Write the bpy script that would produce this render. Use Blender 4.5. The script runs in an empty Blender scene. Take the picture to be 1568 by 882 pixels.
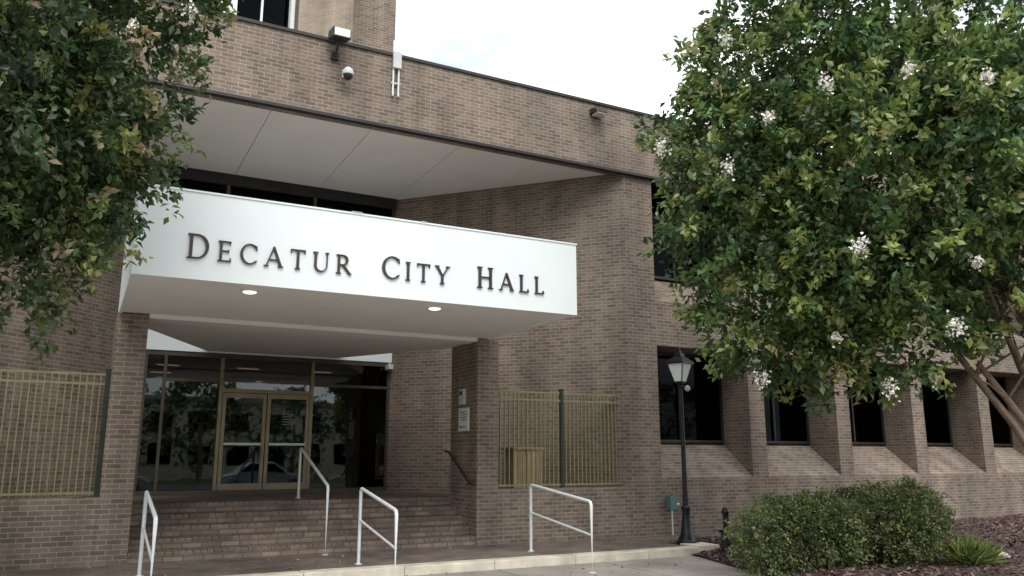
import bpy, math, random
import numpy as np
from mathutils import Vector, Matrix
random.seed(7); rng=np.random.default_rng(7)
S=bpy.context.scene
S.view_settings.view_transform='Standard'; S.view_settings.look='None'; S.view_settings.exposure=0
# ---------------------------------------------------------------- materials
def newmat(n):
    m=bpy.data.materials.new(n); m.use_nodes=True
    nt=m.node_tree; b=nt.nodes['Principled BSDF']; return m,nt,b
def plain(n,col,rough=.6,metal=0,var=.12,scale=3,bump=0,spec=.4):
    m,nt,b=newmat(n); N=nt.nodes; L=nt.links
    tc=N.new('ShaderNodeTexCoord'); no=N.new('ShaderNodeTexNoise'); no.inputs['Scale'].default_value=scale; no.inputs['Detail'].default_value=4
    L.new(tc.outputs['Object'],no.inputs['Vector'])
    r=N.new('ShaderNodeValToRGB'); r.color_ramp.elements[0].position=.3; r.color_ramp.elements[1].position=.7
    r.color_ramp.elements[0].color=[c*(1-var) for c in col]+[1]; r.color_ramp.elements[1].color=[min(1,c*(1+var)) for c in col]+[1]
    L.new(no.outputs['Fac'],r.inputs['Fac']); L.new(r.outputs['Color'],b.inputs['Base Color'])
    b.inputs['Roughness'].default_value=rough; b.inputs['Metallic'].default_value=metal; b.inputs['Specular IOR Level'].default_value=spec
    if bump:
        n2=N.new('ShaderNodeTexNoise'); n2.inputs['Scale'].default_value=scale*12; n2.inputs['Detail'].default_value=3
        L.new(tc.outputs['Object'],n2.inputs['Vector'])
        bp=N.new('ShaderNodeBump'); bp.inputs['Strength'].default_value=bump; bp.inputs['Distance'].default_value=.02
        L.new(n2.outputs['Fac'],bp.inputs['Height']); L.new(bp.outputs['Normal'],b.inputs['Normal'])
    return m
def brick(n,c1,c2,mort,bw=.215,rh=.075,ms=.008,rough=.85,stain=.3,offset=.5):
    m,nt,b=newmat(n); N=nt.nodes; L=nt.links
    uv=N.new('ShaderNodeUVMap'); uv.uv_map='UVMap'
    t=N.new('ShaderNodeTexBrick'); t.inputs['Scale'].default_value=1; t.inputs['Brick Width'].default_value=bw; t.inputs['Row Height'].default_value=rh
    t.inputs['Mortar Size'].default_value=ms; t.inputs['Mortar Smooth'].default_value=.2; t.offset=offset; t.inputs['Bias'].default_value=-.1
    t.inputs['Color1'].default_value=(*c1,1); t.inputs['Color2'].default_value=(*c2,1); t.inputs['Mortar'].default_value=(*mort,1)
    L.new(uv.outputs['UV'],t.inputs['Vector'])
    no=N.new('ShaderNodeTexNoise'); no.inputs['Scale'].default_value=.6; no.inputs['Detail'].default_value=5; no.inputs['Roughness'].default_value=.7
    tc=N.new('ShaderNodeTexCoord'); mp=N.new('ShaderNodeMapping'); mp.inputs['Scale'].default_value=(1,1,.55)
    L.new(tc.outputs['Object'],mp.inputs['Vector']); L.new(mp.outputs['Vector'],no.inputs['Vector'])
    r=N.new('ShaderNodeMapRange'); r.inputs['From Min'].default_value=.3; r.inputs['From Max'].default_value=.7; r.inputs['To Min'].default_value=1-stain; r.inputs['To Max'].default_value=1+stain*.7
    L.new(no.outputs['Fac'],r.inputs['Value'])
    st=N.new('ShaderNodeTexNoise'); st.inputs['Scale'].default_value=1; st.inputs['Detail'].default_value=3
    mp2=N.new('ShaderNodeMapping'); mp2.inputs['Scale'].default_value=(2.2,2.2,.12); L.new(tc.outputs['Object'],mp2.inputs['Vector']); L.new(mp2.outputs[0],st.inputs['Vector'])
    r3=N.new('ShaderNodeMapRange'); r3.inputs['From Min'].default_value=.35; r3.inputs['From Max'].default_value=.65; r3.inputs['To Min'].default_value=.84; r3.inputs['To Max'].default_value=1.12; L.new(st.outputs['Fac'],r3.inputs['Value'])
    mu2=N.new('ShaderNodeMath'); mu2.operation='MULTIPLY'; L.new(r.outputs[0],mu2.inputs[0]); L.new(r3.outputs[0],mu2.inputs[1])
    vm=N.new('ShaderNodeVectorMath'); vm.operation='SCALE'; L.new(t.outputs['Color'],vm.inputs[0]); L.new(mu2.outputs[0],vm.inputs['Scale'])
    L.new(vm.outputs[0],b.inputs['Base Color']); b.inputs['Roughness'].default_value=rough; b.inputs['Specular IOR Level'].default_value=.2
    bp=N.new('ShaderNodeBump'); bp.inputs['Strength'].default_value=.4; bp.inputs['Distance'].default_value=.008; bp.invert=True
    L.new(t.outputs['Fac'],bp.inputs['Height']); L.new(bp.outputs['Normal'],b.inputs['Normal'])
    return m
def glassmat(n,tint,base=.12,rough=.02,gc=.85):
    m,nt,b=newmat(n); N=nt.nodes; L=nt.links
    N.remove(b); out=N['Material Output']
    fr=N.new('ShaderNodeFresnel'); fr.inputs['IOR'].default_value=1.5
    ad=N.new('ShaderNodeMath'); ad.operation='ADD'; ad.inputs[1].default_value=base; L.new(fr.outputs[0],ad.inputs[0])
    tr=N.new('ShaderNodeBsdfTransparent'); tr.inputs['Color'].default_value=(*tint,1)
    gl=N.new('ShaderNodeBsdfGlossy'); gl.inputs['Roughness'].default_value=rough; gl.inputs['Color'].default_value=(gc*.94,gc,gc*1.03,1)
    mx=N.new('ShaderNodeMixShader'); L.new(ad.outputs[0],mx.inputs[0]); L.new(tr.outputs[0],mx.inputs[1]); L.new(gl.outputs[0],mx.inputs[2])
    no=N.new('ShaderNodeTexNoise'); no.inputs['Scale'].default_value=1.2
    tc=N.new('ShaderNodeTexCoord'); L.new(tc.outputs['Object'],no.inputs['Vector'])
    bp=N.new('ShaderNodeBump'); bp.inputs['Strength'].default_value=.08; bp.inputs['Distance'].default_value=.02
    L.new(no.outputs['Fac'],bp.inputs['Height']); L.new(bp.outputs['Normal'],gl.inputs['Normal'])
    L.new(mx.outputs[0],out.inputs['Surface']); return m
def emis(n,col,s):
    m,nt,b=newmat(n); b.inputs['Base Color'].default_value=(*col,1); b.inputs['Emission Color'].default_value=(*col,1); b.inputs['Emission Strength'].default_value=s; return m
def leafmat(n,trans=.3,gloss=.05):
    m,nt,b=newmat(n); N=nt.nodes; L=nt.links; out=N['Material Output']; N.remove(b)
    a=N.new('ShaderNodeVertexColor'); a.layer_name='Col'
    df=N.new('ShaderNodeBsdfDiffuse'); L.new(a.outputs['Color'],df.inputs['Color'])
    t=N.new('ShaderNodeBsdfTranslucent'); L.new(a.outputs['Color'],t.inputs['Color'])
    mx=N.new('ShaderNodeMixShader'); mx.inputs[0].default_value=trans; L.new(df.outputs[0],mx.inputs[1]); L.new(t.outputs[0],mx.inputs[2])
    gl=N.new('ShaderNodeBsdfGlossy'); gl.inputs['Roughness'].default_value=.45; m2=N.new('ShaderNodeMixShader'); m2.inputs[0].default_value=gloss
    L.new(mx.outputs[0],m2.inputs[1]); L.new(gl.outputs[0],m2.inputs[2]); L.new(m2.outputs[0],out.inputs['Surface'])
    return m
BR=brick('brown_brick',(.232,.178,.138),(.138,.106,.086),(.31,.275,.235))
BRD=brick('step_brick',(.29,.22,.17),(.17,.13,.105),(.13,.115,.10),bw=.3,rh=.083,ms=.012,stain=.45)
BR_LIT=brick('lit_face_brick',(.38,.31,.23),(.31,.245,.18),(.40,.36,.30))  # lighter brick copy, paints the light on the tower's left face
PAV=brick('brick_paver',(.215,.17,.145),(.155,.125,.105),(.12,.11,.10),bw=.22,rh=.11,rough=.55,stain=.5)
WHITE=plain('white_metal_panel',(.82,.88,.885),.45,0,.02,1.2)
SOFF=plain('soffit_white',(.84,.83,.80),.7,0,.03,1.0)
DARKM=plain('dark_bronze_metal',(.035,.032,.03),.45,.3,.2,4)
JOINT=plain('joint_dark',(.16,.16,.155),.7)
GOLD=plain('champagne_frame',(.27,.22,.145),.4,.45,.12,3)
BRZ=plain('bronze_frame',(.09,.075,.055),.4,.5,.15,3)
LETT=plain('letter_bronze',(.06,.045,.042),.5,.3,.2,6)
RAIL=plain('rail_painted_grey',(.68,.72,.73),.4,.1,.06,8)
FEN=plain('fence_olive_gold',(.24,.22,.12),.5,.2,.15,6)
FENP=plain('fence_post_green',(.035,.045,.032),.5,.2,.2,6)
CONC=plain('concrete',(.60,.55,.45),.9,0,.28,2.5,.4)
CONCD=plain('pavement_concrete',(.29,.265,.235),.9,0,.25,1.2,.4)
ASPH=plain('asphalt',(.06,.06,.062),.9,0,.2,1.5,.4)
MULCH=plain('mulch',(.095,.062,.055),1,0,.5,9,1)
GRND=plain('ground_grass',(.08,.11,.035),1,0,.4,1,.5)
BARK=plain('bark',(.20,.14,.10),.85,0,.4,5,.5)
BLACK=plain('black_paint',(.018,.018,.02),.35,.3,.2,5)
GLS=glassmat('storefront_glass',(.26,.24,.22),.05)
GLD=glassmat('dark_window_glass',(.08,.07,.065),.0,.03,.15)
ROOM=plain('interior_dark',(.05,.042,.036),.8)
ROOMF=plain('interior_floor',(.12,.085,.06),.35)
LGLASS=plain('lantern_glass',(.80,.84,.84),.25,0,.04,3)
SIGNW=plain('sign_white',(.72,.73,.70),.5)
NOTE=plain('sign_grey_text',(.33,.34,.33),.5)
TAN=plain('tan_wood',(.42,.32,.19),.7,0,.2,5)
PINK=plain('upper_panel_red',(.42,.26,.22),.8)
CURT=plain('curtain_maroon',(.24,.09,.075),.9)
TEAL=plain('teal_box',(.08,.16,.15),.5)
GREYP=plain('grey_plastic',(.55,.57,.57),.5)
CARP=plain('car_paint_silver_blue',(.35,.42,.48),.25,.5,.03,2)
TYRE=plain('tyre_rubber',(.02,.02,.02),.8)
LITE=emis('downlight_lens',(1,.98,.93),1.2)
WARM=emis('warm_interior_lamp',(1,.85,.62),2.0)
LEAF=leafmat('leaf',.34); LEAFD=leafmat('mulch_chip',.0,.02)
PETAL=plain('blossom_white',(.86,.83,.76),.8)
# ---------------------------------------------------------------- mesh builder
class MB:
    def __init__(s,name,parent=None): s.n=name; s.v=[]; s.f=[]; s.m=[]; s.mats=[]; s.parent=parent
    def mi(s,mat):
        if mat not in s.mats: s.mats.append(mat)
        return s.mats.index(mat)
    def add(s,vs,fs,mat):
        o=len(s.v); s.v+= [tuple(v) for v in vs]; k=s.mi(mat)
        for f in fs: s.f.append([o+i for i in f]); s.m.append(k)
    def box(s,x0,x1,y0,y1,z0,z1,mat):
        vs=[(x0,y0,z0),(x1,y0,z0),(x1,y1,z0),(x0,y1,z0),(x0,y0,z1),(x1,y0,z1),(x1,y1,z1),(x0,y1,z1)]
        s.add(vs,[(0,3,2,1),(4,5,6,7),(0,1,5,4),(1,2,6,5),(2,3,7,6),(3,0,4,7)],mat)
    def prism(s,pts,z0,z1,mat):
        n=len(pts); a=sum(pts[i][0]*pts[(i+1)%n][1]-pts[(i+1)%n][0]*pts[i][1] for i in range(n))
        if a<0: pts=pts[::-1]
        vs=[(x,y,z0) for x,y in pts]+[(x,y,z1) for x,y in pts]
        s.add(vs,[tuple(range(n))[::-1],tuple(range(n,2*n))]+[(i,(i+1)%n,n+(i+1)%n,n+i) for i in range(n)],mat)
    def prismx(s,pts,x0,x1,mat):
        n=len(pts); a=sum(pts[i][0]*pts[(i+1)%n][1]-pts[(i+1)%n][0]*pts[i][1] for i in range(n))
        if a<0: pts=pts[::-1]
        vs=[(x0,y,z) for y,z in pts]+[(x1,y,z) for y,z in pts]
        s.add(vs,[tuple(range(n))[::-1],tuple(range(n,2*n))]+[(i,(i+1)%n,n+(i+1)%n,n+i) for i in range(n)],mat)
    def prismy(s,pts,y0,y1,mat):
        n=len(pts); vs=[(x,y0,z) for x,z in pts]+[(x,y1,z) for x,z in pts]
        s.add(vs,[tuple(range(n)),tuple(range(n,2*n))[::-1]]+[(i,n+i,n+(i+1)%n,(i+1)%n) for i in range(n)],mat)
    def tube(s,pts,rad,mat,seg=10):
        pts=[Vector(p) for p in pts]
        if not hasattr(rad,'__len__'): rad=[rad]*len(pts)
        vs=[];fs=[]
        d0=(pts[1]-pts[0]).normalized(); up=Vector((0,0,1)) if abs(d0.z)<.9 else Vector((1,0,0))
        for i,p in enumerate(pts):
            d=(pts[min(i+1,len(pts)-1)]-pts[max(i-1,0)]).normalized()
            a=d.cross(up).normalized(); b=d.cross(a).normalized()
            for k in range(seg):
                t=2*math.pi*k/seg; vs.append(p+(a*math.cos(t)+b*math.sin(t))*rad[i])
        for i in range(len(pts)-1):
            for k in range(seg):
                k2=(k+1)%seg; fs.append((i*seg+k,i*seg+k2,(i+1)*seg+k2,(i+1)*seg+k))
        fs.append(tuple(range(seg))[::-1]); fs.append(tuple((len(pts)-1)*seg+k for k in range(seg)))
        s.add(vs,fs,mat)
    def lathe(s,c,prof,mat,seg=20,rot=0):
        vs=[];fs=[]
        for r,z in prof:
            for k in range(seg):
                t=2*math.pi*k/seg+rot; vs.append((c[0]+r*math.cos(t),c[1]+r*math.sin(t),c[2]+z))
        for i in range(len(prof)-1):
            for k in range(seg):
                k2=(k+1)%seg; fs.append((i*seg+k,i*seg+k2,(i+1)*seg+k2,(i+1)*seg+k))
        fs.append(tuple(range(seg))[::-1]); fs.append(tuple((len(prof)-1)*seg+k for k in range(seg)))
        s.add(vs,fs,mat)
    def done(s,bevel=0,smooth=False):
        me=bpy.data.meshes.new(s.n); me.from_pydata(s.v,[],s.f)
        for m in s.mats: me.materials.append(m)
        me.polygons.foreach_set('material_index',s.m); me.update()
        uv=me.uv_layers.new(name='UVMap')
        for p in me.polygons:
            n=p.normal
            for li in p.loop_indices:
                co=me.vertices[me.loops[li].vertex_index].co
                if abs(n.z)>.8: uv.data[li].uv=(co.x,co.y)
                else:
                    t=Vector((-n.y,n.x)); t.normalize()
                    v=co.z if abs(n.z)<.3 else co.z*1.25
                    uv.data[li].uv=(co.x*t.x+co.y*t.y,v)
        if smooth: me.polygons.foreach_set('use_smooth',[True]*len(me.polygons))
        o=bpy.data.objects.new(s.n,me); S.collection.objects.link(o)
        if s.parent: o.parent=s.parent
        if bevel:
            b=o.modifiers.new('b','BEVEL'); b.width=bevel; b.segments=2; b.limit_method='ANGLE'
        if smooth:
            try: me.set_sharp_from_angle(angle=math.radians(40))
            except Exception: pass
        return o
def empty(n):
    e=bpy.data.objects.new(n,None); S.collection.objects.link(e); e.empty_display_size=.2; return e
# ---------------------------------------------------------------- ground
g=MB('ground'); g.add([(-600,-600,-.145),(600,-600,-.145),(600,600,-.145),(-600,600,-.145)],[(0,1,2,3)],GRND); g.done()
E=empty('sidewalk')
g=MB('slab',E); g.box(-40,60,-5,12.0,-.3,-.13,CONCD); g.done()
g=MB('control_joints',E)
for y in [2,4,6,8,10]: g.box(-40,9.0,y-.006,y+.006,-.2,-.127,JOINT)
for x in range(-10,10,2): g.box(x-.006,x+.006,-5,11.97,-.2,-.1265,JOINT)
g.done()
g=MB('road'); g.add([(-200,-18,-.141),(200,-18,-.141),(200,-5.2,-.141),(-200,-5.2,-.141)],[(0,1,2,3)],ASPH)
for x in range(-60,60,6): g.add([(x,-11.6,-.137),(x+3,-11.6,-.137),(x+3,-11.48,-.137),(x,-11.48,-.137)],[(0,1,2,3)],SIGNW)
g.done()
g=MB('road_kerb'); g.box(-200,200,-5.2,-5.0,-.3,-.0,CONC); g.done(.01)
g=MB('brick_plaza'); g.box(-30,10.1,12.28,14.3,-.3,0,PAV); g.box(10.1,45,13.6,14.3,-.3,-.02,PAV)
g.done()
g=MB('plaza_kerb')
x=-30
while x<10.05:
    x2=min(x+1.5,10.1); g.box(x+.004,x2-.004,11.98,12.28,-.3,.004+random.uniform(-.002,.002),CONC); x=x2
g.box(10.1,10.62,12.0,12.5,-.3,.03,CONC)
g.done(.012)
e=empty('mulch_bed')
g=MB('mulch_surface',e)
nx,ny=70,50; vs=[];fs=[]
for j in range(ny+1):
    y=2+(13.6-2)*j/ny
    xl=9.95-(11.9-y)*.30 if y<11.9 else 9.95
    if y>12: xl=10.64
    for i in range(nx+1):
        xx=xl+(34-xl)*(i/nx)**1.7
        z=-.10+.09*min(1,(xx-xl)/.8)+.025*math.sin(xx*2.1+y)*math.cos(y*1.7)+random.uniform(-.008,.012)+max(0,(xx-14))*.012
        vs.append((xx,y,z))
for j in range(ny):
    for i in range(nx):
        a=j*(nx+1)+i; fs.append((a,a+1,a+nx+2,a+nx+1))
g.add(vs,fs,MULCH); g.done(smooth=True)
def rawmesh(name,parent,V,k,n,C,mat,faces=None):
    me=bpy.data.meshes.new(name)
    if faces is None: faces=np.arange(n*k).reshape(n,k)
    nf,fk=faces.shape
    me.vertices.add(len(V)); me.vertices.foreach_set('co',V.astype(np.float32).ravel())
    me.loops.add(nf*fk); me.loops.foreach_set('vertex_index',faces.astype(np.int32).ravel())
    me.polygons.add(nf); me.polygons.foreach_set('loop_start',(np.arange(nf)*fk).astype(np.int32))
    try: me.polygons.foreach_set('loop_total',np.full(nf,fk,np.int32))
    except Exception: pass
    me.update(calc_edges=True); me.materials.append(mat)
    ca=me.color_attributes.new(name='Col',type='FLOAT_COLOR',domain='POINT')
    CC=np.ones((len(V),4),np.float32); CC[:,:3]=np.repeat(C,len(V)//n,axis=0); ca.data.foreach_set('color',CC.ravel())
    o=bpy.data.objects.new(name,me); S.collection.objects.link(o); o.parent=parent; return o
def chips(name,parent,n,fn,size,cols,mat):
    P=np.array([fn() for _ in range(n)])
    a=rng.normal(size=(n,3)); a[:,2]*=.35; a/=np.linalg.norm(a,axis=1)[:,None]
    b=np.cross(a,rng.normal(size=(n,3))*[.4,.4,1]+[0,0,1]); b/=np.linalg.norm(b,axis=1)[:,None]
    l=rng.uniform(.5,1,(n,1))*size; w=l*rng.uniform(.25,.5,(n,1))
    V=np.stack([P-a*l-b*w,P+a*l-b*w,P+a*l+b*w,P-a*l+b*w],1).reshape(-1,3)
    return rawmesh(name,parent,V,4,n,np.array(cols)[rng.integers(0,len(cols),n)],mat)
def mp():
    y=random.uniform(5,13.5); xl=9.95-(11.9-y)*.30 if y<11.9 else 10.64
    xx=xl+.05+abs(random.random()**1.5)*12
    return (xx,y,-.10+.09*min(1,(xx-xl)/.8)+.025*math.sin(xx*2.1+y)*math.cos(y*1.7)+max(0,(xx-14))*.012+.015)
chips('mulch_chips',e,16000,mp,.045,[(.11,.07,.06),(.18,.12,.10),(.07,.045,.04),(.26,.19,.15),(.10,.062,.068)],LEAFD)
def lp():
    if random.random()<.5: return (random.uniform(0,10),13.9+random.gauss(0,.15) if random.random()<.5 else random.uniform(12.3,14.1),.006)
    return (random.uniform(0,9.2),random.uniform(10.5,11.95),-.122)
chips('fallen_leaves',empty('leaf_litter'),260,lp,.03,[(.22,.15,.07),(.12,.15,.05),(.3,.26,.16)],LEAFD)
# ---------------------------------------------------------------- building
B=empty('city_hall_building')
w=MB('brick_walls',B)
MX=3.77
def mir(pts): return [(2*MX-x,y) for x,y in pts]
mass=[(10.29,14.2),(11.06,14.2),(11.06,19.0),(6.45,19.0),(6.45,18.5)]
w.prism(mass,-.3,7.86,BR); w.prism(mir(mass),-.3,7.86,BR)
w.box(.385,.845,14.2,15.44,-.3,3.86,BR); w.box(6.72,7.17,14.2,15.44,-.3,3.86,BR)
for a,b in ((7.17,10.29),(-2.75,.385)): w.box(a,b,14.23,14.6,-.3,1.0,BR)
w.box(-32,42,14.1,14.45,7.85,9.3,BR)
def bay(x0,x1):
    w.prismx([(14.2,-.3),(15.2,-.3),(15.2,1.93),(14.2,1.16)],x0,x1,BR)
    w.prismx([(14.2,4.0),(15.2,4.0),(15.2,5.75),(14.2,5.0)],x0,x1,BR)
bays=[]
x=11.06; n=0
while x<36:
    bw=2.6 if n==0 else 2.38; bays.append((x,x+bw)); bay(x,x+bw); w.box(x+bw,x+bw+.47,14.203,15.3,-.3,7.86,BR); x+=bw+.47; n+=1
wing_end=x
bl=[(2*MX-b,2*MX-a) for a,b in bays]
for a,b in bl: bay(a,b); w.box(a-.47,a,14.203,15.3,-.3,7.86,BR)
w.box(wing_end-.3,wing_end,15.3,30,-.3,7.86,BR)
w.box(2*MX-wing_end,2*MX-wing_end+.3,15.3,30,-.3,7.86,BR)
w.box(-32,42,29.7,30,-.3,9.2,BR)
w.done()
gz=MB('wing_windows',B)
for a,b in bays+bl:
    for z0,z1 in ((1.93,4.0),(5.75,7.85)):
        gz.box(a,b,15.14,15.16,z0,z1,GLD)
        gz.box(a,a+.06,15.08,15.13,z0,z1,DARKM); gz.box(b-.06,b,15.08,15.13,z0,z1,DARKM)
        gz.box(a+.06,b-.06,15.08,15.13,z0,z0+.06,DARKM); gz.box(a+.06,b-.06,15.08,15.13,z1-.08,z1,DARKM)
        m=(a+b)/2; gz.box(m-.025,m+.025,15.085,15.128,z0+.06,z1-.08,DARKM)
        gz.box(a,b,15.6,15.65,z0,z1,ROOM)
gz.done()
cu=MB('window_curtains',B)
for a,b in bays[:5]:
    xx=a+1.3
    while xx<b-.1:
        cu.box(xx,xx+.07,15.25+.03*math.sin(xx*30),15.27+.03*math.sin(xx*30),1.95,3.95,CURT); xx+=.075
cu.done()
r=MB('roof_and_soffit',B)
r.box(-32,42,14.45,29.7,8.9,9.0,CONCD)
js=[-2.9,-1.2,.7,2.6,4.52,6.4,8.3,10.6]
for a,b in zip(js[:-1],js[1:]): r.box(a+.006,b-.006,14.2,18.5,7.862,7.95,SOFF)
r.box(-3.5,11.05,14.46,18.9,7.955,8.0,JOINT)
r.box(-32,42,14.07,14.2,7.80,7.858,DARKM)
r.box(-32,42,14.06,14.49,9.3,9.36,DARKM)
r.done()
u=MB('upper_glazing',B)
u.box(1.09,6.45,18.5,18.54,5.0,7.6,GLD)
u.box(1.09,6.45,18.4,18.6,7.6,7.86,DARKM)
for xx in (1.12,2.49,4.45,6.40): u.box(xx-.035,xx+.035,18.42,18.5,5.0,7.6,BRZ)
u.box(1.09,6.45,18.43,18.5,6.3,6.36,BRZ)
u.box(1.09,6.45,18.4,18.6,3.80,5.0,WHITE)
u.box(1.09,6.45,19.6,19.7,5.0,7.8,ROOM)
u.done()
it=MB('lobby_interior',B)
it.box(.8,7.0,18.62,26,.6,.835,ROOMF); it.box(.8,7.0,26,26.1,.8,4.2,ROOM); it.box(.7,.8,18.62,26,.8,4.2,ROOM); it.box(7.0,7.1,18.62,26,.8,4.2,ROOM)
it.box(.8,7.0,18.62,26,3.82,3.9,ROOM)
it.box(4.9,5.9,21.5,21.9,.84,1.9,TAN); it.box(5.2,5.6,25.9,25.95,1.9,2.6,SIGNW); it.box(1.3,2.2,25.9,25.95,.85,2.9,GOLD)
it.box(4.85,5.95,21.45,21.95,1.9,1.95,SIGNW); it.box(6.2,6.9,22.5,22.55,1.6,2.7,SIGNW); it.box(5.5,5.8,23,23.3,.84,2.4,SIGNW)
for xx in (1.8,3.7,5.6):
    for yy in (21.5,23.5): it.box(xx-.25,xx+.25,yy-.06,yy+.06,3.80,3.815,WARM)
it.done()
sf=MB('storefront',B)
Y=18.5
FL=.83
sf.box(1.09,6.45,Y-.06,Y+.06,3.70,3.80,BRZ)
sf.box(1.09,6.45,Y-.06,Y+.06,FL,FL+.09,BRZ)
for xx in (1.12,1.5,6.40): sf.box(xx-.03,xx+.03,Y-.055,Y+.055,FL+.09,3.7,BRZ)
for xx in (2.64,4.60): sf.box(xx-.035,xx+.035,Y-.058,Y+.058,FL+.09,3.7,GOLD)
sf.box(1.53,2.6,Y-.05,Y+.05,3.17,3.23,BRZ); sf.box(4.635,6.37,Y-.05,Y+.05,3.17,3.23,BRZ)
sf.box(2.675,4.565,Y-.056,Y+.056,2.97,3.05,GOLD); sf.box(2.675,4.565,Y-.05,Y+.05,3.3,3.35,BRZ)
def door(a,b):
    y0,y1=Y-.045,Y+.0
    sf.box(a,a+.075,y0,y1,FL+.02,2.96,GOLD); sf.box(b-.075,b,y0,y1,FL+.02,2.96,GOLD)
    sf.box(a+.075,b-.075,y0,y1,2.86,2.96,GOLD); sf.box(a+.075,b-.075,y0,y1,FL+.02,FL+.22,GOLD)
    sf.box(a+.075,b-.075,y0-.05,y0-.02,1.85,1.90,RAIL)
    sf.box(a+.09,a+.11,y0-.02,y0,1.86,1.89,RAIL); sf.box(b-.11,b-.09,y0-.02,y0,1.86,1.89,RAIL)
    sf.box(a+.075,b-.075,y0+.02,y0+.026,FL+.22,2.86,GLS)
door(2.69,3.615); door(3.635,4.56)
sf.box(3.56,3.575,Y-.10,Y-.08,1.5,1.95,GOLD)
for a,b,z0,z1 in ((1.15,1.47,.92,3.7),(1.53,2.6,.92,3.17),(1.53,2.6,3.23,3.7),(4.64,6.37,.92,3.17),(4.64,6.37,3.23,3.7),(2.68,4.56,3.05,3.3),(2.68,4.56,3.35,3.7)):
    sf.box(a,b,Y+.0,Y+.012,z0,z1,GLS)
for i in range(5): sf.box(3.98,4.2-.04*(i%2),Y-.0275,Y-.026,2.52-i*.055,2.535-i*.055,NOTE)
sf.done(.004)
st=MB('entrance_steps',B)
R=.166
for i in range(5):
    y0=14.22+i*.3
    st.box(.846,6.719,y0,y0+.3 if i<4 else 18.44,-.3,R*(i+1)-.045,BRD)
    x=.85
    while x<6.70:
        x2=min(x+.105,6.716); st.box(x+.004,x2-.004,y0-.015+random.uniform(0,.004),y0+.29,R*(i+1)-.044,R*(i+1)+random.uniform(-.002,.001),BRD); x+=.105
    if i==4: st.box(.846,6.719,y0+.295,18.44,R*5-.044,R*5-.001,PAV)
st.prism([(7.17,14.6),(10.1,14.6),(6.6,18.4),(6.72,15.45)],-.3,.82,PAV)
st.prism(mir([(7.17,14.6),(10.1,14.6),(6.6,18.4),(6.72,15.45)]),-.3,.82,PAV)
st.done()
c=MB('entrance_canopy',B)
CX0,CX1=.40,6.98
c.box(CX0,CX1,11.0,11.05,3.85,5.02,WHITE)
c.box(CX0,CX0+.05,11.05,14.7,3.85,5.02,WHITE); c.box(CX1-.05,CX1,11.05,14.7,3.85,5.02,WHITE)
c.box(CX0+.05,CX1-.05,14.65,14.7,3.95,5.02,WHITE)
for a,b in ((CX0+.05,3.2),(3.206,CX1-.05)): c.box(a,b,11.05,14.19,3.868,3.93,SOFF)
c.box(.85,6.71,14.19,14.66,3.80,3.93,SOFF)
back=[(.5,14.7),(6.9,14.7),(6.7,15.5),(5.1,18.42),(2.3,18.42),(.86,15.5)]
c.prism(back,3.83,4.0,SOFF)
c.box(CX0+.05,CX1-.05,11.05,14.65,4.95,5.0,CONCD)
c.box(CX0-.012,CX1+.012,10.985,11.07,5.02,5.045,WHITE)
c.box(CX0-.012,CX0+.06,11.07,14.7,5.02,5.045,WHITE); c.box(CX1-.06,CX1+.012,11.07,14.7,5.02,5.045,WHITE)
for xx in (3.22,5.0): c.box(xx,xx+.004,10.9975,11.0,3.86,5.015,SOFF)
c.box(3.18,3.34,10.975,11.08,5.045,5.058,GREYP); c.box(4.25,4.33,10.975,11.08,5.045,5.056,GREYP)
c.done(.003)
dl=MB('canopy_downlights',B)
for xx,yy in ((1.93,11.5),(4.7,11.5)):
    dl.lathe((xx,yy,3.825),[(.06,0),(.09,.01),(.10,.045)],LITE,24)
    dl.lathe((xx,yy,3.848),[(.11,0),(.125,.02)],SIGNW,24)
dl.done()
# ---- letters
lt=MB('sign_lettering',B)
cnt=[0]
def poly(pts,ox,oz,s):
    cnt[0]=(cnt[0]+1)%7
    lt.prismy([(ox+x*s,oz+z*s) for x,z in pts],10.965-cnt[0]*.0008,10.998,LETT)
TH,TN=.12,.045
def stroke(a,b,w0,w1,ox,oz,s):
    dx,dz=b[0]-a[0],b[1]-a[1]; l=math.hypot(dx,dz); nx_,nz_=-dz/l,dx/l
    pts=[(a[0]-nx_*w0/2,a[1]-nz_*w0/2),(b[0]-nx_*w1/2,b[1]-nz_*w1/2),(b[0]+nx_*w1/2,b[1]+nz_*w1/2),(a[0]+nx_*w0/2,a[1]+nz_*w0/2)]
    poly(pts,ox,oz,s)
def arc(cx,cz,rx,rz,a0,a1,ox,oz,s,th=TH,tn=TN,n=18):
    for i in range(n):
        A=[math.radians(a0+(a1-a0)*(i+k)/n) for k in (0,1)]
        o_=[];i_=[]
        for t in A:
            wd=tn+(th-tn)*abs(math.cos(t))**1.3
            o_.append((cx+rx*math.cos(t),cz+rz*math.sin(t))); i_.append((cx+(rx-wd)*math.cos(t),cz+(rz-wd)*math.sin(t)))
        poly([o_[0],o_[1],i_[1],i_[0]],ox,oz,s)
def stem(x,w,ox,oz,s,z0=0,z1=1,sb=True,stp=True):
    stroke((x,z0),(x,z1),w,w,ox,oz,s)
    h=.035
    if sb: stroke((x-w/2-.075,z0+h/2),(x+w/2+.075,z0+h/2),h,h,ox,oz,s)
    if stp: stroke((x-w/2-.075,z1-h/2),(x+w/2+.075,z1-h/2),h,h,ox,oz,s)
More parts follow.
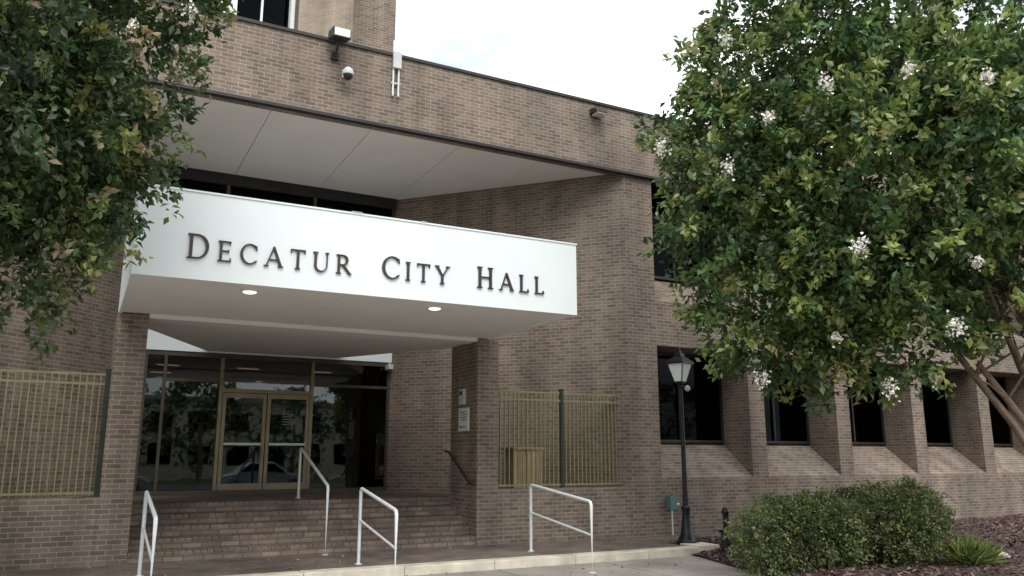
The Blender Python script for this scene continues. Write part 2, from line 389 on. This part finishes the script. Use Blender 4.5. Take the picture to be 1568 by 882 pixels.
def letter(ch,ox,oz,s):
    k=(ox,oz,s)
    if ch=='D': stem(.16,TH,*k); stroke((.2,.975),(.42,.975),TN,TN,*k); stroke((.2,.025),(.42,.025),TN,TN,*k); arc(.40,.5,.44,.5,-90,90,*k); return .90
    if ch=='E':
        stem(.16,TH,*k)
        for z,l in ((.975,.60),(.52,.52),(.025,.64)): stroke((.2,z),(l,z),TN,TN,*k)
        stroke((.60,1),(.58,.84),.04,.03,*k); stroke((.52,.60),(.52,.44),.035,.035,*k); stroke((.64,0),(.60,.18),.04,.03,*k); return .70
    if ch=='C': arc(.50,.5,.46,.515,48,312,*k,n=26); stroke((.80,.93),(.83,.70),.045,.03,*k); stroke((.80,.12),(.84,.2),.05,.03,*k); return .88
    if ch=='A':
        stroke((.44,1.0),(.10,.02),.055,.05,*k); stroke((.43,1.0),(.80,.02),TH*.8,TH,*k); stroke((.2,.34),(.68,.34),TN,TN,*k)
        stroke((-.02,.0175),(.22,.0175),.035,.035,*k); stroke((.66,.0175),(.93,.0175),.035,.035,*k); return .92
    if ch=='T': stem(.40,TH,*k,stp=False); stroke((.04,.975),(.76,.975),TN,TN,*k); stroke((.04,1),(.06,.80),.04,.03,*k); stroke((.76,1),(.74,.80),.04,.03,*k); return .80
    if ch=='U':
        stem(.17,TH,*k,z0=.33,sb=False); stem(.76,TN,*k,z0=.33,sb=False)
        for i in range(16):
            q=[]
            for t in (math.radians(180+180*i/16),math.radians(180+180*(i+1)/16)):
                f=(1-math.cos(t))/2; wd=TN+(TH-TN)*f*abs(math.cos(t)) if math.cos(t)<0 else TN
                wd=max(wd,TN); q.append(((.4425+.34*math.cos(t),.34+.355*math.sin(t)),(.4425+(.34-wd)*math.cos(t),.34+(.355-wd)*math.sin(t))))
            poly([q[0][0],q[1][0],q[1][1],q[0][1]],*k)
        return .90
    if ch=='R': stem(.16,TH,*k); stroke((.2,.975),(.36,.975),TN,TN,*k); stroke((.2,.47),(.36,.47),TN,TN,*k); arc(.35,.7225,.30,.2775,-90,90,*k,th=.12); stroke((.36,.48),(.74,.02),TH*.85,TH*.8,*k); stroke((.66,.0175),(.84,.0175),.035,.035,*k); return .80
    if ch=='I': stem(.16,TH,*k); return .36
    if ch=='Y': stem(.42,TH,*k,z1=.48,stp=False); stroke((.42,.44),(.10,.98),TH*.8,TH,*k); stroke((.44,.44),(.76,.98),.055,.05,*k); stroke((-.02,.9825),(.24,.9825),.035,.035,*k); stroke((.64,.9825),(.88,.9825),.035,.035,*k); return .86
    if ch=='H': stem(.16,TH,*k); stem(.72,TH,*k); stroke((.2,.52),(.7,.52),TN,TN,*k); return .92
    if ch=='L': stem(.16,TH,*k); stroke((.2,.025),(.60,.025),TN,TN,*k); stroke((.62,0),(.58,.19),.04,.03,*k); return .68
def word(t,x0,x1,oz):
    wd={'D':.90,'E':.70,'C':.88,'A':.92,'T':.80,'U':.90,'R':.80,'I':.36,'Y':.86,'H':.92,'L':.68}
    big,sm=.325,.272
    tot=sum(wd[ch]*(big if i==0 else sm) for i,ch in enumerate(t)); gap=(x1-x0-tot)/(len(t)-1)
    x=x0
    for i,ch in enumerate(t):
        s=big if i==0 else sm; letter(ch,x,oz,s); x+=wd[ch]*s+gap
word('DECATUR',1.02,3.20,4.125); word('CITY',3.65,4.72,4.13); word('HALL',5.17,6.36,4.135)
lt.done()
# ---- upper storeys and tower
t=MB('upper_storeys',B)
t.box(-30,4.4,22.3,29.5,9.0,17,PINK)
x=-28.0
while x<4.3:
    t.box(x,x+.42,21.9,22.29,9.0,17.2,WHITE)
    for zz in (9.0,12.4,15.8):
        t.box(x+.42,x+1.9,22.2,22.29,zz+.9,zz+2.9,GLD); t.box(x+.42,x+1.9,22.1,22.19,zz+2.9,zz+3.0,DARKM); t.box(x+1.1,x+1.16,22.12,22.19,zz+.9,zz+2.9,WHITE)
    x+=1.9
t.box(-30,4.4,21.8,29.6,17.2,17.5,CONC)
t.prism([(5.62,20),(6.82,20),(6.82,24.5),(4.41,24.5),(4.41,21.2)],8.9,21,BR)
t.prism([(5.60,19.99),(5.612,20.005),(4.40,21.205),(4.38,21.18)],9.0,20.99,BR_LIT)  # thin skin in the lighter brick so this face looks lit
t.box(6.9,20,23,29.5,9,9.8,CONC)
t.done()
# ---------------------------------------------------------------- fascia fixtures
f=MB('floodlight'); x,z=3.62,9.38
f.box(x-.02,x+.02,13.98,14.10,8.98,9.02,DARKM); f.tube([(x,14.05,9.0),(x,13.9,9.1),(x,13.85,9.2)],.025,DARKM)
f.prismx([(13.60,9.17),(13.98,9.27),(13.95,9.42),(13.60,9.36)],x-.17,x+.17,DARKM)
f.prismx([(13.57,9.185),(13.598,9.185),(13.598,9.345),(13.57,9.34)],x-.145,x+.145,LGLASS)
f.box(x-.07,x+.07,14.02,14.10,8.93,9.06,DARKM); f.done(.008)
def dome(x,y,z,name,s=1):
    f=MB(name); f.tube([(x,14.1,z+.12*s),(x,y,z+.14*s)],.022*s,GREYP); f.box(x-.05*s,x+.05*s,14.07,14.099,z+.05*s,z+.2*s,GREYP)
    f.lathe((x,y,z),[(.02*s,-.10*s),(.065*s,-.075*s),(.088*s,-.02*s),(.09*s,.0)],DARKM,20)
    f.lathe((x,y,z+.001),[(.10*s,0),(.105*s,.03*s),(.09*s,.10*s),(.04*s,.15*s)],GREYP,20); f.done(smooth=True)
dome(3.83,13.85,8.58,'security_camera')
f=MB('antenna_conduit')
for dx in (0,.11): f.tube([(4.78+dx,14.05,8.45),(4.78+dx,14.05,9.62)],.02,SIGNW)
f.box(4.755,4.92,13.98,14.03,9.02,9.36,GREYP); f.box(4.74,4.93,14.03,14.1,8.7,8.73,GREYP); f.done(.004)
f=MB('wall_light'); f.prismx([(13.80,9.0),(14.1,9.02),(14.1,9.15),(13.84,9.10)],9.35,9.65,DARKM); f.box(9.38,9.62,13.82,14.05,8.975,8.998,SIGNW); f.done(.01)
f=MB('security_camera'); f.box(6.3,6.42,18.2,18.44,3.62,3.74,GREYP); f.lathe((6.36,18.3,3.56),[(.03,-.05),(.065,0),(.065,.055)],DARKM,16); f.tube([(6.36,18.3,3.74),(6.36,18.3,3.8)],.02,GREYP); f.done(.01)
f=MB('wall_sign'); f.box(6.690,6.719,14.55,15.0,2.10,2.55,SIGNW)
for i in range(4): f.box(6.687,6.6895,14.62,14.93-.05*(i%2),2.46-.05*i,2.475-.05*i,LETT)
f.box(6.687,6.6895,14.66,14.9,2.17,2.19,LETT); f.prismx([(14.9,2.14),(14.9,2.22),(14.96,2.18)],6.687,6.6895,LETT)
f.done()
f=MB('door_control_box'); f.box(6.65,6.719,14.72,14.92,2.62,2.92,GREYP); f.box(6.645,6.6495,14.75,14.89,2.8,2.88,DARKM); f.done(.006)
f=MB('wall_handrail')
f.tube([(6.62,15.5,1.72),(6.62,15.3,1.70),(6.62,14.3,1.12),(6.62,14.12,1.10)],.022,DARKM)
for yy,zz in ((15.2,1.64),(14.4,1.18)): f.tube([(6.62,yy,zz),(6.66,yy,zz-.05),(6.72,yy,zz-.05)],.011,DARKM)
f.done(smooth=True)
# ---------------------------------------------------------------- handrails
def rail(x,yb,yf,zb,zf,hb,hf,mid=True):
    f=MB('handrail'); r=.026
    tb,tf=zb+hb,zf+hf
    f.tube([(x,yb,zb),(x,yb,tb-.04),(x,yb-.02,tb-.012),(x,yb-.06,tb)],r,RAIL,12)
    f.tube([(x,yb-.05,tb),(x,yf+.06,tf+.035),(x,yf+.02,tf+.02),(x,yf,tf-.03),(x,yf,zf)],r,RAIL,12)
    if mid: f.tube([(x,yb,tb-.47),(x,yf,tf-.47)],.018,RAIL,10)
    for y,z in ((yb,zb),(yf,zf)): f.lathe((x,y,z),[(.06,0),(.06,.008),(.03,.012)],RAIL,16)
    f.done(smooth=True)
rail(.93,12.75,10.97,0,-.13,1.12,.98)
rail(3.98,12.6,10.97,0,-.13,1.12,.98)
rail(7.16,12.9,10.97,0,-.13,1.12,1.02)
rail(3.85,16.1,14.03,.83,0,.93,1.10,False)
# ---------------------------------------------------------------- fences
def fence(x0,x1,gatex):
    f=MB('metal_fence'); y=14.4; z0,z1=1.0,2.9
    posts=sorted([x0+.03,gatex,x1-.03])
    for p in posts: f.box(p-.035,p+.035,y-.035,y+.035,z0,z1+.05,FENP); f.box(p-.042,p+.042,y-.042,y+.042,z1+.05,z1+.07,FENP)
    for a,b in zip(posts[:-1],posts[1:]):
        for zz in (z0+.06,z1-.17,z1-.02): f.box(a+.035,b-.035,y-.016,y+.016,zz-.018,zz+.018,FEN)
        n=int(round((b-a)/.098))
        for i in range(1,n):
            xx=a+(b-a)*i/n; f.box(xx-.009,xx+.009,y-.0155,y+.0155,z0+.02,z1-.005,FEN)
    f.done()
fence(7.18,10.27,8.72); fence(-2.73,.37,-1.2)
f=MB('storage_crate'); f.box(7.95,8.6,15.0,15.5,.83,1.75,TAN)
for i in range(5): f.box(7.93+i*.14,8.03+i*.14,14.97,14.998,.84,1.74,TAN)
f.box(7.9,8.65,14.94,15.55,1.75,1.80,TAN); f.done(.006)
f=MB('utility_box'); f.box(11.15,11.33,14.05,14.199,.52,.80,TEAL); f.lathe((11.24,14.1,.80),[(.05,0),(.05,.06),(.02,.08)],TEAL,14); f.tube([(11.24,14.12,.52),(11.24,14.12,.0)],.018,GREYP); f.tube([(11.33,14.12,.62),(11.43,14.12,.62)],.03,GREYP); f.done(.006)
# ---------------------------------------------------------------- street lamp
e=empty('street_lamp'); lx,ly=10.36,12.6
f=MB('post',e)
f.lathe((lx,ly,0),[(.20,0),(.20,.05),(.17,.07),(.155,.11),(.125,.16),(.10,.30),(.08,.45),(.072,.60),(.085,.63),(.085,.67),(.055,.70),(.048,1.0),(.038,2.55),(.036,2.92),(.055,2.94),(.055,2.98),(.03,3.0)],BLACK,20); f.done(smooth=True)
f=MB('lantern',e)
q=math.pi/4
f.lathe((lx,ly,3.0),[(.09,0),(.12,.03),(.12,.05)],BLACK,4,q+.3)
f.lathe((lx,ly,3.05),[(.115,0),(.235,.34)],LGLASS,4,q+.3)
f.lathe((lx,ly,3.39),[(.285,0),(.285,.03),(.17,.12),(.10,.15),(.10,.20),(.05,.24),(.025,.27),(.035,.30),(.01,.34)],BLACK,4,q+.3)
for k in range(4):
    a=q+.3+k*math.pi/2; f.tube([(lx+.122*math.cos(a),ly+.122*math.sin(a),3.04),(lx+.248*math.cos(a),ly+.248*math.sin(a),3.40)],.012,BLACK,6)
f.done(.003)
f=MB('side_sensor',e); f.lathe((lx+.12,ly-.05,2.86),[(.02,0),(.055,.03),(.06,.08),(.02,.12)],GREYP,12); f.tube([(lx,ly,2.93),(lx+.12,ly-.05,2.95)],.015,BLACK); f.done(smooth=True)
f=MB('bollard'); f.lathe((10.12,11.25,-.1),[(.075,0),(.075,.04),(.055,.06),(.05,.72),(.065,.74),(.065,.78),(.045,.83),(.01,.85)],BLACK,18); f.done(smooth=True)
f=MB('electrical_outlet_post'); f.box(10.3,10.42,11.5,11.6,-.1,.28,BLACK); f.box(10.28,10.44,11.47,11.63,.28,.33,BLACK); f.done(.01)
# ---------------------------------------------------------------- parked cars across the street (mirrored in the entrance glass)
def car(cx,cy):
    E=empty('parked_car')
    prof=[(-2.2,.25),(-2.25,.62),(-2.05,.88),(-1.45,.98),(-.85,1.42),(.45,1.45),(1.15,1.0),(2.0,.88),(2.25,.66),(2.22,.25),(1.78,.25),(1.70,.50),(1.40,.64),(1.10,.50),(1.02,.25),(-1.02,.25),(-1.10,.50),(-1.40,.64),(-1.70,.50),(-1.78,.25)]
    b=MB('body',E); b.prismy([(cx+a,z-.14) for a,z in prof][::-1],cy-.85,cy+.85,CARP); b.done(.05)
    g2=MB('windows',E)
    for s in (-1,1):
        yy=(cy+.852*s,cy+.862*s); g2.prismy([(cx-1.2,.88),(cx-.78,1.22),(cx-.2,1.25),(cx-.2,.88)],min(yy),max(yy),GLD); g2.prismy([(cx-.12,.88),(cx-.12,1.25),(cx+.42,1.25),(cx+.92,.9)],min(yy),max(yy),GLD)
    g2.done()
    wv=MB('wheels',E)
    for wx in (-1.4,1.4):
        for wy in (-.75,.75): wv.tube([(cx+wx,cy+wy-.1,.18),(cx+wx,cy+wy+.1,.18)],.32,TYRE,20); wv.tube([(cx+wx,cy+wy-.11,.18),(cx+wx,cy+wy+.11,.18)],.19,GREYP,16)
    wv.done()
car(1.0,-6.3); car(8.5,-6.3)
# ---------------------------------------------------------------- vegetation
def leaves(name,parent,P,D,size,C,mat,asp=.5,jit=.9):
    n=len(P); d=D+rng.normal(size=(n,3))*jit; d/=np.linalg.norm(d,axis=1)[:,None]
    nn=rng.normal(size=(n,3))*.75+np.array([0,0,1.0]); s=np.cross(d,nn); s/=np.linalg.norm(s,axis=1)[:,None]; nn=np.cross(s,d)
    l=(rng.uniform(.7,1.25,(n,1))*size); w=l*asp*.5
    p0=P; p1=P+d*l*.5+s*w+nn*w*.35; p2=P+d*l-nn*l*.12; p3=P+d*l*.5-s*w+nn*w*.35
    V=np.stack([p0,p1,p2,p3],1).reshape(-1,3)
    b=np.arange(n)[:,None]*4; F=np.concatenate([b+[[0,1,2]],b+[[0,2,3]]],0)
    return rawmesh(name,parent,V,4,n,C,mat,F)
def unit(n):
    a=rng.normal(size=(n,3)); return a/np.linalg.norm(a,axis=1)[:,None]
def sprays(lobes,nspray,per,L,spread,pal,tipcol,tipfrac,seedfrac,seedcol,rmin=.35,cut=None,bright=1.0):
    Ps=[];Ds=[];Cs=[]
    vol=np.array([r[0]*r[1] for _,r in lobes]); vol=vol/vol.sum()
    lb=rng.uniform(.8,1.2,len(lobes))
    for k in range(nspray):
        i=rng.choice(len(lobes),p=vol); c,r=np.array(lobes[i][0]),np.array(lobes[i][1])
        u=unit(1)[0]
        if u[2]<-.75 and rng.random()<.5: u[2]*=-1
        rad=rng.uniform(rmin,1)**.40
        o=c+u*r*rad
        if cut is not None and not cut(o): continue
        d=u+np.array([0,0,.45 if rng.random()<.6 else -.55])+rng.normal(size=3)*.35; d/=np.linalg.norm(d)
        ll=L*rng.uniform(.6,1.3); m=int(per*rng.uniform(.6,1.3))
        t=rng.random(m)**.8
        sag=np.zeros((m,3)); sag[:,2]=-.18*ll*t*t
        wsp=spread*(1.05-.65*t)[:,None]
        P=o+d*(t*ll)[:,None]+rng.normal(size=(m,3))*wsp+sag
        base=pal[rng.integers(len(pal))]*rng.uniform(.6,1.4)*bright*lb[i]
        col=np.tile(base,(m,1))*rng.uniform(.75,1.25,(m,1))
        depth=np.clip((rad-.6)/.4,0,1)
        if rng.random()<tipfrac*depth+.03:
            f=(t[:,None]>.45)*rng.uniform(.4,1,(m,1)); col=col*(1-f)+np.array(tipcol)*f
        if rng.random()<seedfrac*depth:
            f=(t[:,None]>.72)*rng.uniform(.5,1,(m,1)); col=col*(1-f)+np.array(seedcol)*f
        col*= (.5+.5*depth)  # inner sprays darkened in vertex colour, painting the shade inside the crown
        Ps.append(P);Ds.append(np.tile(d,(m,1)));Cs.append(col)
    return np.vstack(Ps),np.vstack(Ds),np.vstack(Cs)
def outer(P,ctr,ax,fwd,cell,frac):
    a=np.floor(((P-ctr)@ax)/cell).astype(int); c=np.floor((P[:,2]-ctr[2])/cell).astype(int); dd=(P-ctr)@fwd
    best={}
    for i in range(len(P)):
        k=(a[i],c[i])
        if k not in best or dd[i]<dd[best[k]]: best[k]=i
    ks=list(best.values()); random.shuffle(ks); return [P[i]-fwd*.07 for i in ks[:int(len(ks)*frac)]]
def blossoms(name,parent,pts,n=70,r=.09,size=.035):
    P=np.vstack([np.array(p)+rng.normal(size=(n,3))*[r*.75,r*.75,r]*random.uniform(.5,1.25) for p in pts])
    return leaves(name,parent,P,unit(len(P)),size,np.full((len(P),3),.8),PETAL,asp=.9)
def limbs(mb,base,targets,r0,mat,kink=.25,tw=(.7,1.5),js=(4,5,6,7,8,8)):
    for tg in targets:
        a=Vector(base)+Vector((random.uniform(-.15,.15),random.uniform(-.15,.15),0)); b=Vector(tg); pts=[];n=9
        off=Vector((random.uniform(-1,1),random.uniform(-1,1),0))*kink
        for i in range(n+1):
            s=i/n; p=a.lerp(b,s); p.x=a.x+(b.x-a.x)*s**1.35; p.y=a.y+(b.y-a.y)*s**1.35
            p+=off*math.sin(s*math.pi)*.6+Vector((random.uniform(-1,1),random.uniform(-1,1),0))*.03*(0<i<n); pts.append(p)
        rr=[r0*(1-.78*i/n) for i in range(n+1)]
        mb.tube(pts,rr,mat,9)
        for j in js:
            q=pts[j]
            for _ in range(2):
                dd=Vector((random.uniform(-1,1),random.uniform(-1,1),random.uniform(.3,.9))).normalized()*random.uniform(*tw)
                m1=q+dd*.5+Vector((0,0,.06)); mb.tube([q,m1,q+dd],[rr[j]*.5,rr[j]*.33,rr[j]*.12],mat,6)
T=empty('crape_myrtle_tree')
cc=np.array([10.75,7.9,5.5])
lat=np.array([.885,-.4656,0]); fw=np.array([.4656,.885,0]); up=np.array([0,0,1.])
def L(a,b,c,r): return (cc+lat*a+fw*b+up*c,(r,r,r*.92))
lobes=[L(0,0,.3,2.3),L(-1.9,0,.4,1.45),L(-2.5,.2,1.0,.98),L(-1.6,0,2.0,1.35),L(-1.2,.1,3.0,1.3),L(0,0,2.6,1.7),L(1.6,0,2.2,1.7),L(2.4,0,.6,1.6),L(-2.15,-.2,-.6,1.25),L(-1.8,0,-1.5,1.15),L(-.5,-.4,-1.6,1.2),L(1.0,-.4,-.9,1.3),L(2.4,0,-.5,1.2),L(-.5,-1.1,.2,1.4),L(1.2,-1.2,.8,1.4),L(.3,1.1,.8,1.6),L(-.9,-.9,-.9,1.2),L(3.3,.5,1.8,1.4),L(-2.15,.1,-2.0,.7),L(-.3,-.3,-2.2,.7),L(-1.1,0,-2.25,.8),L(.4,-.2,-2.0,.6)]
pal=np.array([(.105,.190,.058),(.075,.148,.052),(.130,.212,.060),(.060,.122,.046),(.165,.235,.068)])
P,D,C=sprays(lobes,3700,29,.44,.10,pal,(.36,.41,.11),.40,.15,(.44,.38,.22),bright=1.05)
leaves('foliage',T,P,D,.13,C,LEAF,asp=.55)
blossoms('blossoms',T,outer(P,cc,lat,fw,.7,.22),80,.06,.045)
mb=MB('trunk',T)
tb=lat*8.3+fw*12; base=(float(tb[0]),float(tb[1]),-.05)
tg=[]
for a,b,c_ in ((-.9,0,0),(.6,0,1.5),(1.3,.8,.8),(-1.6,0,.8),(.4,-.8,-.2),(1.9,0,1.9),(2.9,.3,1.6),(1.2,.2,.2)):
    q=cc+lat*a+fw*b+up*c_; tg.append(tuple(q))
limbs(mb,base,tg,.075,BARK); mb.done(smooth=True)
T=empty('crape_myrtle_tree')
c2=np.array([-1.08,8.9,4.9])
def L2(a,b,c,r): return (c2+np.array([a,b,c]),(r,r,r*.95))
lobes=[L2(0,0,0,1.3),L2(.95,0,.75,.8),L2(.78,0,-.2,.78),L2(.1,0,1.6,1.1),L2(.2,.1,-1.05,.9),L2(-1.3,0,.2,1.4),L2(-.8,0,-1.0,1.0),L2(1.2,.1,1.75,.85),L2(0,-1,0,1.1),L2(-1,.8,.8,1.2),L2(.8,0,-.85,.58),L2(-.5,-.2,-1.45,.8),L2(.35,0,-1.6,.5)]
P,D,C=sprays(lobes,1750,33,.38,.085,pal*.75,(.33,.35,.10),.28,.28,(.40,.30,.19),bright=1.0)  # same palette darkened, shade on this tree put into the leaf colour
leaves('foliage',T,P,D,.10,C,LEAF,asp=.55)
blossoms('blossoms',T,outer(P,c2,np.array([1.,0,0]),np.array([0,1.,0]),.5,.12),45,.045,.032)
mb=MB('trunk',T); limbs(mb,(-2.3,8.9,-.14),[(-1.3,8.9,5.4),(-.6,9.0,5.6),(-2.2,9.0,5.4),(-1.1,8.6,5.8),(-.9,8.9,5.0)],.08,BARK,tw=(.3,.7),js=(6,7,8,8)); mb.done(smooth=True)
def shrub(center,hw,hd,h,nm,n=1300,bright=1.0):
    E=empty(nm); c0=np.array(center)
    lob=[]
    for k in range(9):
        a=random.uniform(-.62,.62); b=random.uniform(-.5,.5); r=random.uniform(.34,.48)
        lob.append((c0+lat*a*hw+fw*b*hd+up*(h*random.uniform(.38,.6)),(hw*r,hd*r*1.3,h*.42)))
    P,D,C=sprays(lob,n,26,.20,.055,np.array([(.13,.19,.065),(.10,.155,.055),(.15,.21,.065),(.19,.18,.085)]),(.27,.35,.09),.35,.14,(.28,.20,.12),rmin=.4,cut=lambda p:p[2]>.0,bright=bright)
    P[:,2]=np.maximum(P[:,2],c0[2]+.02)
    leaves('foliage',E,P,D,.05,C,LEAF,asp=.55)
    mb=MB('stems',E)
    for k in range(30):
        q=c0+lat*random.uniform(-.6,.6)*hw+fw*random.uniform(-.4,.4)*hd; q2=q+lat*random.uniform(-.3,.3)+fw*random.uniform(-.2,.2)+up*h*random.uniform(.7,1.05)
        mb.tube([tuple(q),tuple((q+q2)/2+lat*.04),tuple(q2)],[.012,.008,.003],BARK,6)
    mb.done()
sc=lat*4.3+fw*12.9; shrub((sc[0],sc[1],-.06),1.1,.8,.98,'shrub',1400)
sc=lat*5.55+fw*13.3; shrub((sc[0],sc[1],-.03),1.2,.8,1.12,'shrub',1600)
E=empty('grass_tuft'); sc=lat*6.95+fw*12.9
n=600; P=np.tile(np.array([sc[0],sc[1],0.0]),(n,1))+rng.normal(size=(n,3))*[.09,.09,0]
D=rng.normal(size=(n,3))*[.6,.6,.1]+[0,0,.7]
leaves('blades',E,P,D/np.linalg.norm(D,axis=1)[:,None],.42,np.tile([.27,.34,.10],(n,1))*rng.uniform(.6,1.3,(n,1)),LEAF,asp=.06,jit=.1)
f=MB('stone'); sc=lat*7.95+fw*13.9; f.lathe((sc[0],sc[1],-.01),[(.17,0),(.19,.03),(.12,.08),(.03,.10)],CONC,9); f.done(.02)
E=empty('distant_trees'); lob=[]
for k in range(16):
    x=-40+k*6+random.uniform(-1,1); r=random.uniform(1.8,3.2); lob.append((np.array([x,-24+random.uniform(-2,2),3.2+random.uniform(0,1.5)]),(r,r,r*1.1)))
P,D,C=sprays(lob,2000,12,1.0,.4,pal*.7,(.12,.15,.04),.2,0,(.1,.1,.1))
leaves('foliage',E,P,D,.45,C,LEAF,asp=.6)
mb=MB('trunks',E)
for c_,r_ in lob: mb.tube([(c_[0],c_[1],-.15),(c_[0]+.1,c_[1],2),(c_[0],c_[1],4)],[.22,.17,.1],BARK,8)
mb.done()
E=empty('office_building'); f=MB('walls',E); f.box(-30,34,-46,-34,-.15,6,CONC)
for k in range(20):
    for zz in (1,3.6): f.box(-28+k*3,-26.4+k*3,-34,-33.95,zz,zz+1.6,GLD)
f.box(-30.3,34.3,-46.3,-33.7,6,6.4,CONCD); f.done()
# ---------------------------------------------------------------- world + sun
W=bpy.data.worlds.new('World'); S.world=W; W.use_nodes=True; nt=W.node_tree; N=nt.nodes; Lk=nt.links
bg=N['Background']; out=N['World Output']
sky=N.new('ShaderNodeTexSky'); sky.sky_type='NISHITA'; sky.sun_disc=False
az=math.radians(194); el=math.radians(48)
sky.sun_elevation=el; sky.sun_rotation=az; sky.dust_density=2
Lk.new(sky.outputs[0],bg.inputs['Color']); bg.inputs['Strength'].default_value=.15
bg2=N.new('ShaderNodeBackground')
tc=N.new('ShaderNodeTexCoord'); mpn=N.new('ShaderNodeMapping'); mpn.inputs['Scale'].default_value=(1,1,2.2); mpn.inputs['Location'].default_value=(.35,.1,.2)
Lk.new(tc.outputs['Generated'],mpn.inputs['Vector'])
no=N.new('ShaderNodeTexNoise'); no.inputs['Scale'].default_value=3.6; no.inputs['Detail'].default_value=8; no.inputs['Roughness'].default_value=.55; Lk.new(mpn.outputs[0],no.inputs['Vector'])
rp=N.new('ShaderNodeValToRGB'); rp.color_ramp.elements[0].position=.30; rp.color_ramp.elements[1].position=.50; rp.color_ramp.elements[0].color=(.45,.45,.45,1); Lk.new(no.outputs['Fac'],rp.inputs['Fac'])
n2=N.new('ShaderNodeTexNoise'); n2.inputs['Scale'].default_value=5; n2.inputs['Detail'].default_value=6; Lk.new(mpn.outputs[0],n2.inputs['Vector'])
r2=N.new('ShaderNodeValToRGB'); r2.color_ramp.elements[0].color=(.47,.53,.58,1); r2.color_ramp.elements[1].color=(1,1,1,1); r2.color_ramp.elements[0].position=.3; r2.color_ramp.elements[1].position=.6; Lk.new(n2.outputs['Fac'],r2.inputs['Fac'])
Lk.new(r2.outputs[0],bg2.inputs['Color']); bg2.inputs['Strength'].default_value=1.9
mx=N.new('ShaderNodeMixShader'); Lk.new(rp.outputs[0],mx.inputs[0]); Lk.new(bg.outputs[0],mx.inputs[1]); Lk.new(bg2.outputs[0],mx.inputs[2]); Lk.new(mx.outputs[0],out.inputs['Surface'])
sd=bpy.data.lights.new('sun','SUN'); sd.energy=2.2; sd.angle=math.radians(34); sd.color=(1,.98,.95)
so=bpy.data.objects.new('sun',sd); S.collection.objects.link(so)
dv=Vector((math.sin(az)*math.cos(el),math.cos(az)*math.cos(el),math.sin(el)))
so.rotation_euler=dv.to_track_quat('Z','Y').to_euler()
# ---------------------------------------------------------------- camera
cd=bpy.data.cameras.new('camera'); cam=bpy.data.objects.new('camera',cd); S.collection.objects.link(cam)
cam.location=(0,0,1.6); cam.rotation_euler=(math.radians(90+11.75),0,math.radians(-27.75)); cd.lens=28.58; cd.sensor_width=36; cd.clip_end=2000
S.camera=cam
